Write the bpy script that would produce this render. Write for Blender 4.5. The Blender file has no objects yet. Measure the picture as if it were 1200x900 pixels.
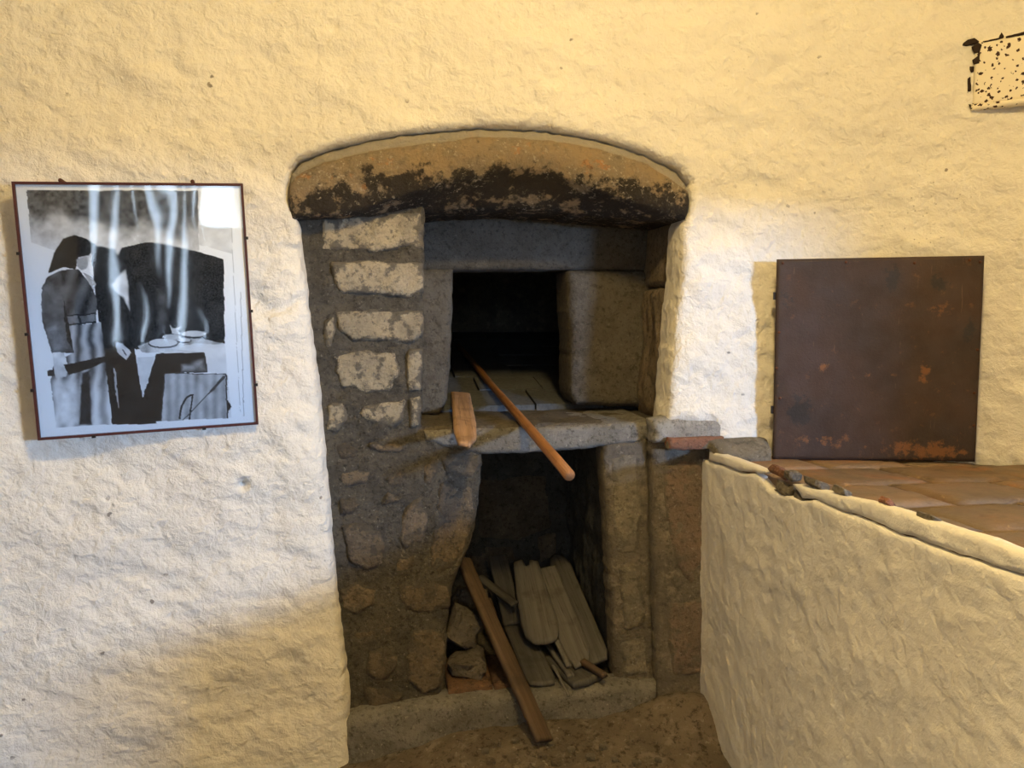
import bpy, math, random
import numpy as np
from mathutils import Matrix, Vector
random.seed(7)
S = bpy.context.scene
COL = S.collection
rad = math.radians

# ------------------------------------------------------------------ camera
F0, YAW, PIT = 971.0, rad(8), rad(5)
CAM = np.array([0.0, -2.6, 1.40])
cd = bpy.data.cameras.new('camera'); cam = bpy.data.objects.new('camera', cd); COL.objects.link(cam)
cd.sensor_width = 36.0; cd.lens = F0 / 1200 * 36.0; cd.clip_start = 0.05
cam.location = CAM; cam.rotation_euler = (rad(90) - PIT, 0, -YAW)
S.camera = cam

# ------------------------------------------------------------------ light and exposure
S.view_settings.view_transform = 'Standard'; S.view_settings.look = 'None'
S.view_settings.exposure = 0.10; S.view_settings.gamma = 1.0; S.view_settings.use_curve_mapping = False
w = bpy.data.worlds.new('daylight'); S.world = w; w.use_nodes = True
w.node_tree.nodes['Background'].inputs[0].default_value = (0.60, 0.78, 1.0, 1)
w.node_tree.nodes['Background'].inputs[1].default_value = 4.6

def lamp(name, kind, loc, power, col, size=None, sizey=None, aim=None):
    l = bpy.data.lights.new(name, kind); l.energy = power; l.color = col
    if kind == 'AREA':
        l.shape = 'RECTANGLE'; l.size = size; l.size_y = sizey
    else:
        l.shadow_soft_size = size
    o = bpy.data.objects.new(name, l); COL.objects.link(o); o.location = loc
    if aim is not None:
        o.rotation_euler = (Vector(aim) - Vector(loc)).to_track_quat('-Z', 'Y').to_euler()
    return o
lamp('window_right_offscreen', 'AREA', (3.75, -5.1, 1.72), 265, (0.34, 0.57, 1.0), 0.6, 0.20, (0.2, 0, 1.2))
lamp('ceiling_lamp_offscreen', 'POINT', (0.45, -1.85, 2.87), 120, (1.0, 0.735, 0.30), 0.12)

lamp('window_rear_offscreen', 'AREA', (-0.305, -5.25, 1.42), 42, (0.66, 0.82, 1.0), 1.25, 1.35, (-0.305, 0, 1.42))

# ------------------------------------------------------------------ photograph geometry -> world
Fw = np.array([math.sin(YAW)*math.cos(PIT), math.cos(YAW)*math.cos(PIT), -math.sin(PIT)])
Rt = np.array([math.cos(YAW), -math.sin(YAW), 0.0]); Up = np.cross(Rt, Fw)
def ray(px, py): return Fw + Rt*(px-600)/F0 + Up*(450-py)/F0
def atY(px, py, Y): d = ray(px, py); return CAM + d*(Y-CAM[1])/d[1]
def atX(px, py, X): d = ray(px, py); return CAM + d*(X-CAM[0])/d[0]
def atZ(px, py, Z): d = ray(px, py); return CAM + d*(Z-CAM[2])/d[2]
def xz(pts, Y): return np.array([atY(a, b, Y)[[0, 2]] for a, b in pts])

# ------------------------------------------------------------------ noise
def vnoise(P, seed=0):
    i = np.floor(P).astype(np.int64); f = P - i; f = f*f*f*(f*(f*6-15)+10)
    def h(a, b, c):
        n = (a*374761393 + b*668265263 + c*2147483647 + seed*1274126177) & 0xffffffff
        n = ((n ^ (n >> 13)) * 1274126177) & 0xffffffff
        n = ((n ^ (n >> 16)) * 2246822519) & 0xffffffff
        return ((n ^ (n >> 15)) & 0xffff) / 65535.0
    x, y, z = i[:, 0], i[:, 1], i[:, 2]; r = 0
    for dx in (0, 1):
        for dy in (0, 1):
            for dz in (0, 1):
                r = r + h(x+dx, y+dy, z+dz) * (f[:, 0] if dx else 1-f[:, 0]) * (f[:, 1] if dy else 1-f[:, 1]) * (f[:, 2] if dz else 1-f[:, 2])
    return r*2 - 1
def fbm(P, scale, octv=3, seed=0):
    P = np.asarray(P, float); r = 0; a = 1.0; t = 0
    for k in range(octv):
        r = r + a*vnoise(P/scale*2**k + 17.3*k, seed+k); t += a; a *= 0.5
    return r/t
def sstep(a, b, x):
    t = np.clip((x-a)/(b-a), 0, 1); return t*t*(3-2*t)

# ------------------------------------------------------------------ objects
def empty(name, loc, label=None, cat=None, group=None):
    o = bpy.data.objects.new(name, None); COL.objects.link(o); o.location = loc
    o.empty_display_size = 0.1
    return tag(o, label, cat, group)
def tag(o, label=None, cat=None, group=None, kind=None):
    for k, v in (('label', label), ('category', cat), ('group', group), ('kind', kind)):
        if v: o[k] = v
    return o
def world_of(o):
    m = Matrix.LocRotScale(o.location, o.rotation_euler, None)
    if o.parent: m = world_of(o.parent) @ o.matrix_parent_inverse @ m
    return m
def link(name, verts, faces, mat, parent=None, smooth=True, uv=None, attrs=None, center=True):
    """verts in world coordinates; origin is moved to the base of the piece"""
    V = np.asarray(verts, float)
    o0 = np.array([(V[:, 0].min()+V[:, 0].max())/2, (V[:, 1].min()+V[:, 1].max())/2, V[:, 2].min()]) if center else np.zeros(3)
    me = bpy.data.meshes.new(name)
    me.from_pydata((V-o0).tolist(), [], [tuple(int(i) for i in f) for f in faces]); me.update()
    if smooth: me.polygons.foreach_set('use_smooth', [True]*len(me.polygons))
    if uv is not None:
        l = me.uv_layers.new(name='UVMap'); idx = np.empty(len(me.loops), int); me.loops.foreach_get('vertex_index', idx)
        l.data.foreach_set('uv', np.asarray(uv, float)[idx].ravel())
    for k, a in (attrs or {}).items():
        at = me.attributes.new(k, 'FLOAT', 'POINT'); at.data.foreach_set('value', np.asarray(a, np.float32))
    me.materials.append(mat)
    o = bpy.data.objects.new(name, me); COL.objects.link(o)
    o.location = o0
    if parent:
        o.parent = parent; o.matrix_parent_inverse = world_of(parent).inverted()
    return o

def inside(P, loops):
    r = np.zeros(len(P), bool)
    for L in loops:
        n = len(L)
        for i in range(n):
            a, b = L[i], L[(i+1) % n]
            if a[1] == b[1]: continue
            c = (a[1] > P[:, 1]) != (b[1] > P[:, 1])
            r ^= c & (P[:, 0] < (b[0]-a[0])*(P[:, 1]-a[1])/(b[1]-a[1]) + a[0])
    return r
def nearest(P, loops, reach=1e9):
    bd = np.full(len(P), 1e9); bp = np.array(P, float)
    for L in loops:
        for i in range(len(L)):
            a, b = L[i], L[(i+1) % len(L)]; d = b-a; q = d@d
            if q == 0: continue
            lo = np.minimum(a, b)-reach; hi = np.maximum(a, b)+reach
            k = np.nonzero((P[:, 0] > lo[0]) & (P[:, 0] < hi[0]) & (P[:, 1] > lo[1]) & (P[:, 1] < hi[1]))[0]
            if not len(k): continue
            Pk = P[k]; t = np.clip(((Pk-a)@d)/q, 0, 1); c = a + t[:, None]*d
            dd = np.hypot(*(Pk-c).T); m = dd < bd[k]; k = k[m]; bd[k] = dd[m]; bp[k] = c[m]
    return bd, bp
def densify(L, step, rag, seed):
    out = []
    for i in range(len(L)):
        a, b = np.array(L[i], float), np.array(L[(i+1) % len(L)], float); n = max(1, int(np.hypot(*(b-a))/step))
        out += [a+(b-a)*k/n for k in range(n)]
    out = np.array(out)
    if rag:
        Q = np.c_[out, np.full(len(out), seed*3.7)]
        out = out + rag*np.c_[fbm(Q, max(rag*4, .02), 3, seed), fbm(Q, max(rag*4, .02), 3, seed+50)]
    return out

def relief(name, loops, mapf, mat, parent=None, sp=0.01, depth=0.03, edge=0.01, amp=0.003, nsc=0.05, rag=0.0,
           seed=1, disp=None, close=False, attrs=None, smooth=True, octv=3):
    """a slab with real relief: an outline (u, v), rounded rim, bumpy front, sides running back by depth.
    mapf(u, v, h) -> world, h towards the viewer of the face."""
    loops = [densify(L, sp*1.5, rag, seed+i) if rag and (len(loops) == 1 or i) else np.array(L, float) for i, L in enumerate(loops)]
    lo = loops[0].min(0); hi = loops[0].max(0)
    nx = max(2, int(math.ceil((hi[0]-lo[0])/sp))); ny = max(2, int(math.ceil((hi[1]-lo[1])/sp)))
    gx = np.linspace(lo[0], hi[0], nx+1); gy = np.linspace(lo[1], hi[1], ny+1)
    cx, cy = np.meshgrid((gx[1:]+gx[:-1])/2, (gy[1:]+gy[:-1])/2, indexing='ij')
    use = inside(np.c_[cx.ravel(), cy.ravel()], loops).reshape(nx, ny)
    ii, jj = np.nonzero(use)
    vid = lambda i, j: i*(ny+1)+j
    F = np.c_[vid(ii, jj), vid(ii+1, jj), vid(ii+1, jj+1), vid(ii, jj+1)]
    used, inv = np.unique(F, return_inverse=True); F = inv.reshape(F.shape)
    P = np.c_[gx[used // (ny+1)], gy[used % (ny+1)]]
    E = np.concatenate([F[:, [0, 1]], F[:, [1, 2]], F[:, [2, 3]], F[:, [3, 0]]])
    key = np.sort(E, 1); kk = key[:, 0]*len(P)+key[:, 1]
    _, ix, cnt = np.unique(kk, return_index=True, return_counts=True)
    BE = E[ix[cnt == 1]]; bv = np.unique(BE)
    d, npt = nearest(P, loops, 0.16)
    P[bv] = npt[bv]; d[bv] = 0
    h = np.zeros(len(P))
    if edge: h -= edge*(1-np.sqrt(np.clip(1-(1-np.clip(d/edge, 0, 1))**2, 0, 1)))
    base = mapf(P[:, 0], P[:, 1], h)
    if amp: h += amp*fbm(base, nsc, octv, seed)
    if disp is not None: h += disp(P[:, 0], P[:, 1], d, base)
    V = mapf(P[:, 0], P[:, 1], h); n = len(V)
    faces = F.tolist(); A = {k: f(P[:, 0], P[:, 1], d, base) for k, f in (attrs or {}).items()}
    uv = P
    if close:
        B = mapf(P[:, 0], P[:, 1], np.full(n, -depth)+(h*-0.3 if amp else 0)); V = np.r_[V, B]
        faces += (F[:, ::-1]+n).tolist(); faces += [(b, a, a+n, b+n) for a, b in BE.tolist()]
        uv = np.r_[uv, uv]; A = {k: np.r_[a, a] for k, a in A.items()}
    elif depth:
        m = {v: n+k for k, v in enumerate(bv.tolist())}
        B = mapf(P[bv, 0], P[bv, 1], np.full(len(bv), -depth)); V = np.r_[V, B]
        faces += [(b, a, m[a], m[b]) for a, b in BE.tolist()]
        uv = np.r_[uv, P[bv]]; A = {k: np.r_[a, a[bv]] for k, a in A.items()}
    return link(name, V, faces, mat, parent, smooth, uv, A)

def planeY(Y): return lambda u, v, h: np.c_[u, Y-h, v]
def quadmap(c00, c10, c11, c01):
    c00, c10, c11, c01 = (np.array(c, float) for c in (c00, c10, c11, c01))
    N = np.cross(c10-c00, c01-c00); N /= np.linalg.norm(N)
    lu = np.linalg.norm(c10-c00); lv = np.linalg.norm(c01-c00)
    def f(u, v, h):
        a = (np.asarray(u)/lu)[:, None]; b = (np.asarray(v)/lv)[:, None]
        return c00*(1-a)*(1-b)+c10*a*(1-b)+c11*a*b+c01*(1-a)*b + np.asarray(h)[:, None]*N
    return f, np.array([(0, 0), (lu, 0), (lu, lv), (0, lv)])
def framemap(o, U, V):
    o, U, V = (np.array(c, float) for c in (o, U, V)); U = U/np.linalg.norm(U); V = V-U*(V@U); V = V/np.linalg.norm(V); N = np.cross(U, V)
    return lambda u, v, h: o + np.asarray(u)[:, None]*U + np.asarray(v)[:, None]*V + np.asarray(h)[:, None]*N
def boxv(x0, y0, z0, x1, y1, z1):
    v = [(x, y, z) for x in (x0, x1) for y in (y0, y1) for z in (z0, z1)]
    f = [(0, 1, 3, 2), (4, 6, 7, 5), (0, 4, 5, 1), (2, 3, 7, 6), (0, 2, 6, 4), (1, 5, 7, 3)]
    return np.array(v, float), f
def boxes(name, bl, mat, parent=None, M=None):
    V, Fc = [], []
    for b in bl:
        v, f = boxv(*b)
        Fc += [tuple(i+len(V) for i in q) for q in f]; V += v.tolist()
    V = np.array(V)
    if M is not None: V = np.array([list(M @ Vector(p)) for p in V])
    return link(name, V, Fc, mat, parent, smooth=False)
def rock(name, c, r, mat, parent=None, seed=0, amp=0.25, rot=0.0, n=10):
    V, Fc = [], []
    for i in range(n+1):
        th = math.pi*i/n
        for j in range(2*n):
            ph = math.pi*j/n; V.append((math.sin(th)*math.cos(ph), math.sin(th)*math.sin(ph), math.cos(th)))
    V = np.array(V)
    for i in range(n):
        for j in range(2*n):
            a, b = i*2*n+j, i*2*n+(j+1) % (2*n); Fc.append((a, a+2*n, b+2*n, b))
    V = np.sign(V)*np.abs(V)**(0.75 if n > 6 else 0.5)
    V = V*(1+amp*fbm(V+seed*5.1, 0.9, 3, seed))[:, None]*np.array(r)
    cr, sr = math.cos(rot), math.sin(rot); V = np.c_[V[:, 0]*cr+V[:, 2]*sr, V[:, 1], -V[:, 0]*sr+V[:, 2]*cr]
    return link(name, V+np.array(c), Fc, mat, parent, smooth=n > 6)
def tube(name, pts, radii, mat, parent=None, seg=10, amp=0.0, seed=0):
    pts = np.array(pts, float); V, Fc, uv = [], [], []
    d = pts[-1]-pts[0]; d /= np.linalg.norm(d); a = np.cross(d, (0, 0, 1.0)); a /= np.linalg.norm(a); b = np.cross(a, d)
    L = 0
    for i, p in enumerate(pts):
        if i: L += np.linalg.norm(pts[i]-pts[i-1])
        for j in range(seg):
            t = 2*math.pi*j/seg; V.append(p+radii[i]*(a*math.cos(t)+b*math.sin(t))); uv.append((L, j*0.01))
    V = np.array(V)
    if amp: V = V + (amp*fbm(V, 0.03, 2, seed))[:, None]*b
    for i in range(len(pts)-1):
        for j in range(seg):
            q = i*seg+j; r = i*seg+(j+1) % seg; Fc.append((q, r, r+seg, q+seg))
    Fc.append(tuple(range(seg))[::-1]); Fc.append(tuple(range((len(pts)-1)*seg, len(pts)*seg)))
    return link(name, V, Fc, mat, parent, uv=uv)

# ------------------------------------------------------------------ materials
class NT:
    def __init__(s, name):
        s.m = bpy.data.materials.new(name); s.m.use_nodes = True; s.t = s.m.node_tree; s.n = s.t.nodes; s.l = s.t.links
        s.b = s.n['Principled BSDF']; s.b.inputs['Specular IOR Level'].default_value = 0.25
        s.tc = s.n.new('ShaderNodeTexCoord'); s.geo = s.n.new('ShaderNodeNewGeometry')
        s.pos = s.geo.outputs['Position']; s.uv = s.tc.outputs['UV']
    def new(s, t, **kw):
        n = s.n.new(t)
        for k, v in kw.items(): setattr(n, k, v)
        return n
    def set(s, sock, v):
        if hasattr(v, 'is_output'): s.l.new(v, sock)
        else: sock.default_value = (*v, 1) if isinstance(v, tuple) and len(v) == 3 and sock.type == 'RGBA' else v
    def scale(s, vec, sc):
        n = s.new('ShaderNodeVectorMath', operation='MULTIPLY'); s.l.new(vec, n.inputs[0]); n.inputs[1].default_value = sc; return n.outputs[0]
    def noise(s, sc, det=4, rough=0.55, vec=None, dist=0.0):
        n = s.new('ShaderNodeTexNoise'); s.l.new(vec or s.pos, n.inputs['Vector'])
        n.inputs['Scale'].default_value = sc; n.inputs['Detail'].default_value = det; n.inputs['Roughness'].default_value = rough
        n.inputs['Distortion'].default_value = dist; return n.outputs['Fac']
    def voro(s, sc, vec=None, feature='F1', rnd=1.0):
        n = s.new('ShaderNodeTexVoronoi', feature=feature); s.l.new(vec or s.pos, n.inputs['Vector']); n.inputs['Scale'].default_value = sc
        n.inputs['Randomness'].default_value = rnd; return n.outputs['Distance']
    def ramp(s, fac, a, b, lo=0.0, hi=1.0):
        n = s.new('ShaderNodeMapRange', interpolation_type='SMOOTHSTEP'); s.set(n.inputs['Value'], fac)
        for k, v in (('From Min', a), ('From Max', b), ('To Min', lo), ('To Max', hi)): n.inputs[k].default_value = v
        return n.outputs['Result']
    def math(s, op, a, b=0.0):
        n = s.new('ShaderNodeMath', operation=op); s.set(n.inputs[0], a); s.set(n.inputs[1], b); return n.outputs[0]
    def mix(s, fac, a, b, mode='MIX'):
        n = s.new('ShaderNodeMix', data_type='RGBA', blend_type=mode); s.set(n.inputs['Factor'], fac); s.set(n.inputs['A'], a); s.set(n.inputs['B'], b)
        return n.outputs['Result']
    def attr(s, name):
        n = s.new('ShaderNodeAttribute', attribute_name=name); return n.outputs['Fac']
    def rnd(s): return s.new('ShaderNodeObjectInfo').outputs['Random']
    def bump(s, h, dist=0.004, strength=1.0, prev=None):
        n = s.new('ShaderNodeBump'); s.set(n.inputs['Height'], h); n.inputs['Distance'].default_value = dist; n.inputs['Strength'].default_value = strength
        if prev: s.l.new(prev, n.inputs['Normal'])
        return n.outputs['Normal']
    def done(s, col, rough=0.9, normal=None, metal=0.0):
        s.set(s.b.inputs['Base Color'], col); s.set(s.b.inputs['Roughness'], rough); s.set(s.b.inputs['Metallic'], metal)
        if normal: s.l.new(normal, s.b.inputs['Normal'])
        return s.m

def plaster(name, c1, c2, speck=1.0, relief_k=1.0):
    t = NT(name)
    col = t.mix(t.ramp(t.noise(2.2, 4), 0.35, 0.65), c1, c2)
    col = t.mix(t.ramp(t.noise(34, 3), 0.55, 0.75, 0, 0.28), col, tuple(x*0.72 for x in c1))
    # grime pits and dark flecks with their own shape
    v = t.math('ADD', t.voro(13), t.ramp(t.noise(60, 2), 0.3, 0.7, -0.05, 0.05))
    sel = t.ramp(t.noise(5, 2), 0.52, 0.62)
    col = t.mix(t.math('MULTIPLY', t.ramp(v, 0.09, 0.05), t.math('MULTIPLY', sel, 0.75*speck)), col, (0.13, 0.10, 0.08))
    v2 = t.voro(55); col = t.mix(t.math('MULTIPLY', t.ramp(v2, 0.17, 0.08), t.ramp(t.noise(3.3, 3), 0.56, 0.70, 0, 0.55*speck)), col, (0.16, 0.12, 0.09))
    n = t.bump(t.noise(7, 6, 0.6), 0.05*relief_k, 0.6)
    n = t.bump(t.noise(28, 5, 0.6, dist=0.6), 0.018*relief_k, 0.55, n)
    n = t.bump(t.noise(110, 4, 0.7), 0.0035*relief_k, 0.65, n)
    return t.done(col, 0.95, n)
M_plaster = plaster('whitewashed_plaster', (0.80, 0.75, 0.66), (0.84, 0.79, 0.69))
M_plaster_b = plaster('counter_plaster', (0.74, 0.71, 0.67), (0.79, 0.76, 0.71), 0.35, 0.45)
M_ceil = plaster('ceiling_plaster', (0.74, 0.66, 0.52), (0.78, 0.70, 0.56), 0.2)

def stone(name, c1, c2, c3, dark=(0.05, 0.045, 0.04), smear=0.5, k=1.0, light=0.35, rv=0.25, sc=1.0, rim=None):
    t = NT(name)
    col = t.mix(t.ramp(t.noise(9*sc, 5, 0.6), 0.38, 0.62), c1, c2)
    col = t.mix(t.ramp(t.noise(23*sc, 5, 0.65), 0.52, 0.66, 0, smear), col, c3)
    col = t.mix(t.ramp(t.noise(60*sc, 5, 0.75), 0.50, 0.66, 0, 0.75), col, dark)
    col = t.mix(t.ramp(t.noise(80*sc, 4, 0.7), 0.60, 0.70, 0, light), col, (0.62, 0.57, 0.48))
    if rim: col = t.mix(t.ramp(t.math('ADD', t.attr('rim'), t.ramp(t.noise(15, 6, 0.65), 0.25, 0.75, -0.75, 0.75)), 0.15, 0.55, 0, 0.92), col, rim)
    hs = t.new('ShaderNodeHueSaturation'); t.l.new(col, hs.inputs['Color']); t.set(hs.inputs['Value'], t.ramp(t.rnd(), 0, 1, 1-rv, 1+rv))
    n = t.bump(t.noise(24*sc, 6, 0.75), 0.035*k, 0.75); n = t.bump(t.noise(110*sc, 4, 0.75), 0.008*k, 0.9, n)
    return t.done(hs.outputs['Color'], 0.95, n)
M_brick = stone('tan_tuff_brick', (0.56, 0.47, 0.32), (0.46, 0.39, 0.275), (0.31, 0.27, 0.21), (0.15, 0.13, 0.105), 0.45, 1.2, 0.35, 0.10, 1.0, (0.17, 0.15, 0.12))
M_rubble = stone('brown_rubble', (0.22, 0.17, 0.115), (0.17, 0.132, 0.092), (0.13, 0.11, 0.085), (0.07, 0.06, 0.047), 0.6, 1.4, 0.25, 0.15, 1.0, (0.118, 0.10, 0.077))
M_mortar = stone('dark_mortar', (0.115, 0.102, 0.082), (0.155, 0.135, 0.105), (0.20, 0.17, 0.13), (0.045, 0.04, 0.033), 0.6, 1.6, 0.3, 0.05)
M_sill = stone('sooty_sill', (0.13, 0.11, 0.085), (0.10, 0.088, 0.072), (0.17, 0.145, 0.11), (0.05, 0.043, 0.035), 0.5, 0.8, 0.15, 0.05)
M_curb = stone('worn_curb', (0.25, 0.235, 0.21), (0.19, 0.178, 0.155), (0.14, 0.125, 0.10), (0.07, 0.062, 0.05), 0.55, 0.8, 0.4, 0.05)
M_grey = stone('sooty_grey_stone', (0.115, 0.098, 0.076), (0.145, 0.126, 0.10), (0.085, 0.072, 0.056), (0.048, 0.041, 0.032), 0.5, 0.8, 0.12, 0.08)
M_greyd = stone('sooty_dark_stone', (0.075, 0.079, 0.082), (0.10, 0.104, 0.104), (0.14, 0.136, 0.125), (0.03, 0.03, 0.03), 0.5, 0.9, 0.12, 0.1)
M_pier = stone('speckled_pier_stone', (0.20, 0.17, 0.13), (0.15, 0.13, 0.105), (0.29, 0.25, 0.19), (0.10, 0.088, 0.072), 0.75, 1.2, 0.25, 0.1, 0.8)
M_conc = stone('pale_cement', (0.36, 0.335, 0.29), (0.28, 0.26, 0.225), (0.20, 0.18, 0.15), (0.11, 0.10, 0.085), 0.5, 0.6, 0.4, 0.08)
M_fillet = stone('limewashed_mortar', (0.46, 0.44, 0.40), (0.36, 0.34, 0.30), (0.25, 0.23, 0.20), (0.14, 0.13, 0.11), 0.5, 0.8, 0.4, 0.05)
M_pierl = stone('limy_pier_stone', (0.27, 0.235, 0.175), (0.20, 0.175, 0.135), (0.33, 0.29, 0.22), (0.11, 0.095, 0.075), 0.6, 1.1, 0.35, 0.08, 0.8, (0.17, 0.148, 0.115))
M_pink = stone('pinkish_pier_stone', (0.28, 0.205, 0.155), (0.22, 0.17, 0.13), (0.18, 0.15, 0.12), (0.10, 0.08, 0.065), 0.6, 1.1, 0.35, 0.08, 0.8, (0.18, 0.155, 0.12))
M_ovenfloor = stone('ash_grey_oven_floor', (0.115, 0.121, 0.127), (0.098, 0.103, 0.108), (0.08, 0.084, 0.088), (0.06, 0.062, 0.064), 0.5, 0.4, 0.1, 0.08)
M_jamb = stone('ochre_jamb_stone', (0.36, 0.28, 0.19), (0.28, 0.22, 0.15), (0.18, 0.145, 0.105), (0.10, 0.08, 0.06), 0.5, 1.3, 0.3, 0.1)
M_soil = stone('earth_floor', (0.21, 0.168, 0.122), (0.15, 0.12, 0.088), (0.33, 0.285, 0.225), (0.035, 0.027, 0.02), 0.5, 1.6, 0.3, 0.05, 0.6)
M_cobble = stone('niche_rock', (0.17, 0.145, 0.12), (0.12, 0.105, 0.09), (0.22, 0.185, 0.15), (0.05, 0.045, 0.04), 0.5, 1.0, 0.2, 0.2)

def lintel_mat():
    t = NT('charred_lintel')
    col = t.mix(t.ramp(t.noise(8, 5, 0.65), 0.36, 0.64), (0.30, 0.215, 0.125), (0.235, 0.185, 0.125))
    col = t.mix(t.ramp(t.noise(17, 4, 0.6), 0.60, 0.70, 0, 0.8), col, (0.38, 0.19, 0.08))
    col = t.mix(t.ramp(t.noise(40, 5, 0.7), 0.5, 0.68, 0, 0.6), col, (0.13, 0.10, 0.07))
    s = t.math('ADD', t.attr('soot'), t.ramp(t.noise(14, 6, 0.7), 0.25, 0.75, -0.55, 0.55))
    col = t.mix(t.ramp(s, 0.30, 0.62, 0, 0.95), col, (0.026, 0.022, 0.019))
    sp = t.math('MULTIPLY', t.ramp(t.noise(70, 5, 0.75), 0.55, 0.64), t.ramp(t.noise(8, 3), 0.42, 0.58))
    col = t.mix(t.math('MULTIPLY', sp, 0.75), col, (0.47, 0.40, 0.30))
    col = t.mix(t.ramp(t.math('ADD', t.attr('cap'), t.ramp(t.noise(20, 4), 0.3, 0.7, -0.3, 0.3)), 0.35, 0.65, 0, 0.8), col, (0.36, 0.325, 0.265))
    n = t.bump(t.noise(22, 6, 0.7), 0.025, 0.7); n = t.bump(t.noise(110, 4, 0.75), 0.006, 0.9, n)
    return t.done(col, 0.95, n)
M_lintel = lintel_mat()

def wood(name, c1, c2, dark, gr=1.0, rough=0.75):
    t = NT(name)
    v = t.scale(t.uv, (2.2*gr, 55, 1))
    g = t.noise(1.0, 6, 0.6, v, 0.6)
    col = t.mix(t.ramp(g, 0.35, 0.65), c1, c2)
    col = t.mix(t.ramp(t.noise(1.0, 4, 0.6, t.scale(t.uv, (5, 120, 1))), 0.56, 0.72, 0, 0.8), col, dark)
    col = t.mix(t.ramp(t.noise(12, 4), 0.5, 0.7, 0, 0.45), col, dark)
    n = t.bump(g, 0.006, 0.6); n = t.bump(t.noise(1.0, 4, 0.6, t.scale(t.uv, (6, 160, 1))), 0.003, 0.7, n)
    return t.done(col, rough, n)
M_w_brown = wood('aged_brown_wood', (0.26, 0.155, 0.085), (0.17, 0.10, 0.055), (0.07, 0.043, 0.026))
M_w_dark = wood('dark_board_wood', (0.115, 0.076, 0.05), (0.08, 0.054, 0.037), (0.04, 0.027, 0.019))
M_w_grey = wood('weathered_grey_wood', (0.150, 0.141, 0.132), (0.105, 0.098, 0.092), (0.046, 0.042, 0.039))
M_w_dusty = wood('dusty_grey_board', (0.105, 0.099, 0.093), (0.078, 0.073, 0.069), (0.035, 0.032, 0.030))
M_w_pole = wood('polished_pole_wood', (0.36, 0.17, 0.07), (0.24, 0.11, 0.045), (0.09, 0.045, 0.025), 0.6, 0.5)
M_w_tan = wood('split_tan_wood', (0.42, 0.26, 0.15), (0.30, 0.18, 0.10), (0.14, 0.085, 0.05))

def rust_mat():
    t = NT('rusty_sheet_iron')
    col = t.mix(t.ramp(t.noise(5, 5, 0.6), 0.35, 0.65), (0.055, 0.032, 0.023), (0.040, 0.026, 0.021))
    col = t.mix(t.ramp(t.noise(30, 5, 0.7), 0.58, 0.74, 0, 0.7), col, (0.13, 0.060, 0.028))
    col = t.mix(t.ramp(t.math('ADD', t.attr('rust'), t.ramp(t.noise(26, 5, 0.7), 0.3, 0.7, -0.4, 0.4)), 0.45, 0.85, 0, 0.85), col, (0.20, 0.085, 0.03))
    col = t.mix(t.ramp(t.math('ADD', t.attr('stain'), t.ramp(t.noise(34, 5, 0.7), 0.3, 0.7, -0.35, 0.35)), 0.4, 0.75, 0, 0.85), col, (0.022, 0.021, 0.021))
    sc = t.ramp(t.noise(1.0, 3, 0.6, t.scale(t.pos, (140, 140, 12))), 0.68, 0.74, 0, 0.25)
    col = t.mix(sc, col, (0.22, 0.13, 0.08))
    n = t.bump(t.noise(3, 3), 0.02, 0.35); n = t.bump(t.noise(130, 4, 0.7), 0.0025, 0.7, n)
    t.b.inputs['Specular IOR Level'].default_value = 0.4
    return t.done(col, t.ramp(t.noise(14, 4), 0.3, 0.7, 0.55, 0.8), n)
M_rust = rust_mat()

def tile_mat():
    t = NT('worn_terracotta')
    col = t.mix(t.ramp(t.noise(6, 5, 0.6), 0.35, 0.62), (0.235, 0.155, 0.098), (0.185, 0.138, 0.096))
    col = t.mix(t.ramp(t.noise(18, 5, 0.65), 0.54, 0.68, 0, 0.75), col, (0.14, 0.10, 0.07))
    col = t.mix(t.ramp(t.noise(4, 3), 0.56, 0.68, 0, 0.6), col, (0.36, 0.165, 0.08))
    hs = t.new('ShaderNodeHueSaturation'); t.l.new(col, hs.inputs['Color']); t.set(hs.inputs['Value'], t.ramp(t.rnd(), 0, 1, 0.82, 1.15))
    n = t.bump(t.noise(28, 5, 0.65), 0.01, 0.6); n = t.bump(t.noise(150, 3), 0.002, 0.7, n)
    return t.done(hs.outputs['Color'], t.ramp(t.noise(10, 3), 0.3, 0.7, 0.6, 0.85), n)
M_tile = tile_mat()
M_redbrick = stone('red_brick_chip', (0.34, 0.15, 0.09), (0.26, 0.13, 0.085), (0.20, 0.14, 0.10), (0.12, 0.07, 0.05), 0.5, 1.0, 0.2, 0.15)
M_nichetile = stone('brown_hearth_tile', (0.17, 0.095, 0.055), (0.12, 0.072, 0.045), (0.09, 0.065, 0.05), (0.04, 0.03, 0.025), 0.5, 0.5, 0.1, 0.1)

def flat(name, c, rough=0.6, metal=0.0):
    t = NT(name); return t.done(c, rough, t.bump(t.noise(90, 3), 0.001, 0.5), metal)
M_frame = flat('dark_red_frame', (0.07, 0.022, 0.018), 0.5)
M_clip = flat('black_clip', (0.02, 0.015, 0.013), 0.5)
M_nail = flat('rusted_nail', (0.09, 0.035, 0.018), 0.7)
M_shade = flat('dark_curtain', (0.05, 0.05, 0.055), 0.9)
M_bulbholder = flat('bulb_holder', (0.03, 0.03, 0.03), 0.5)

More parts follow.
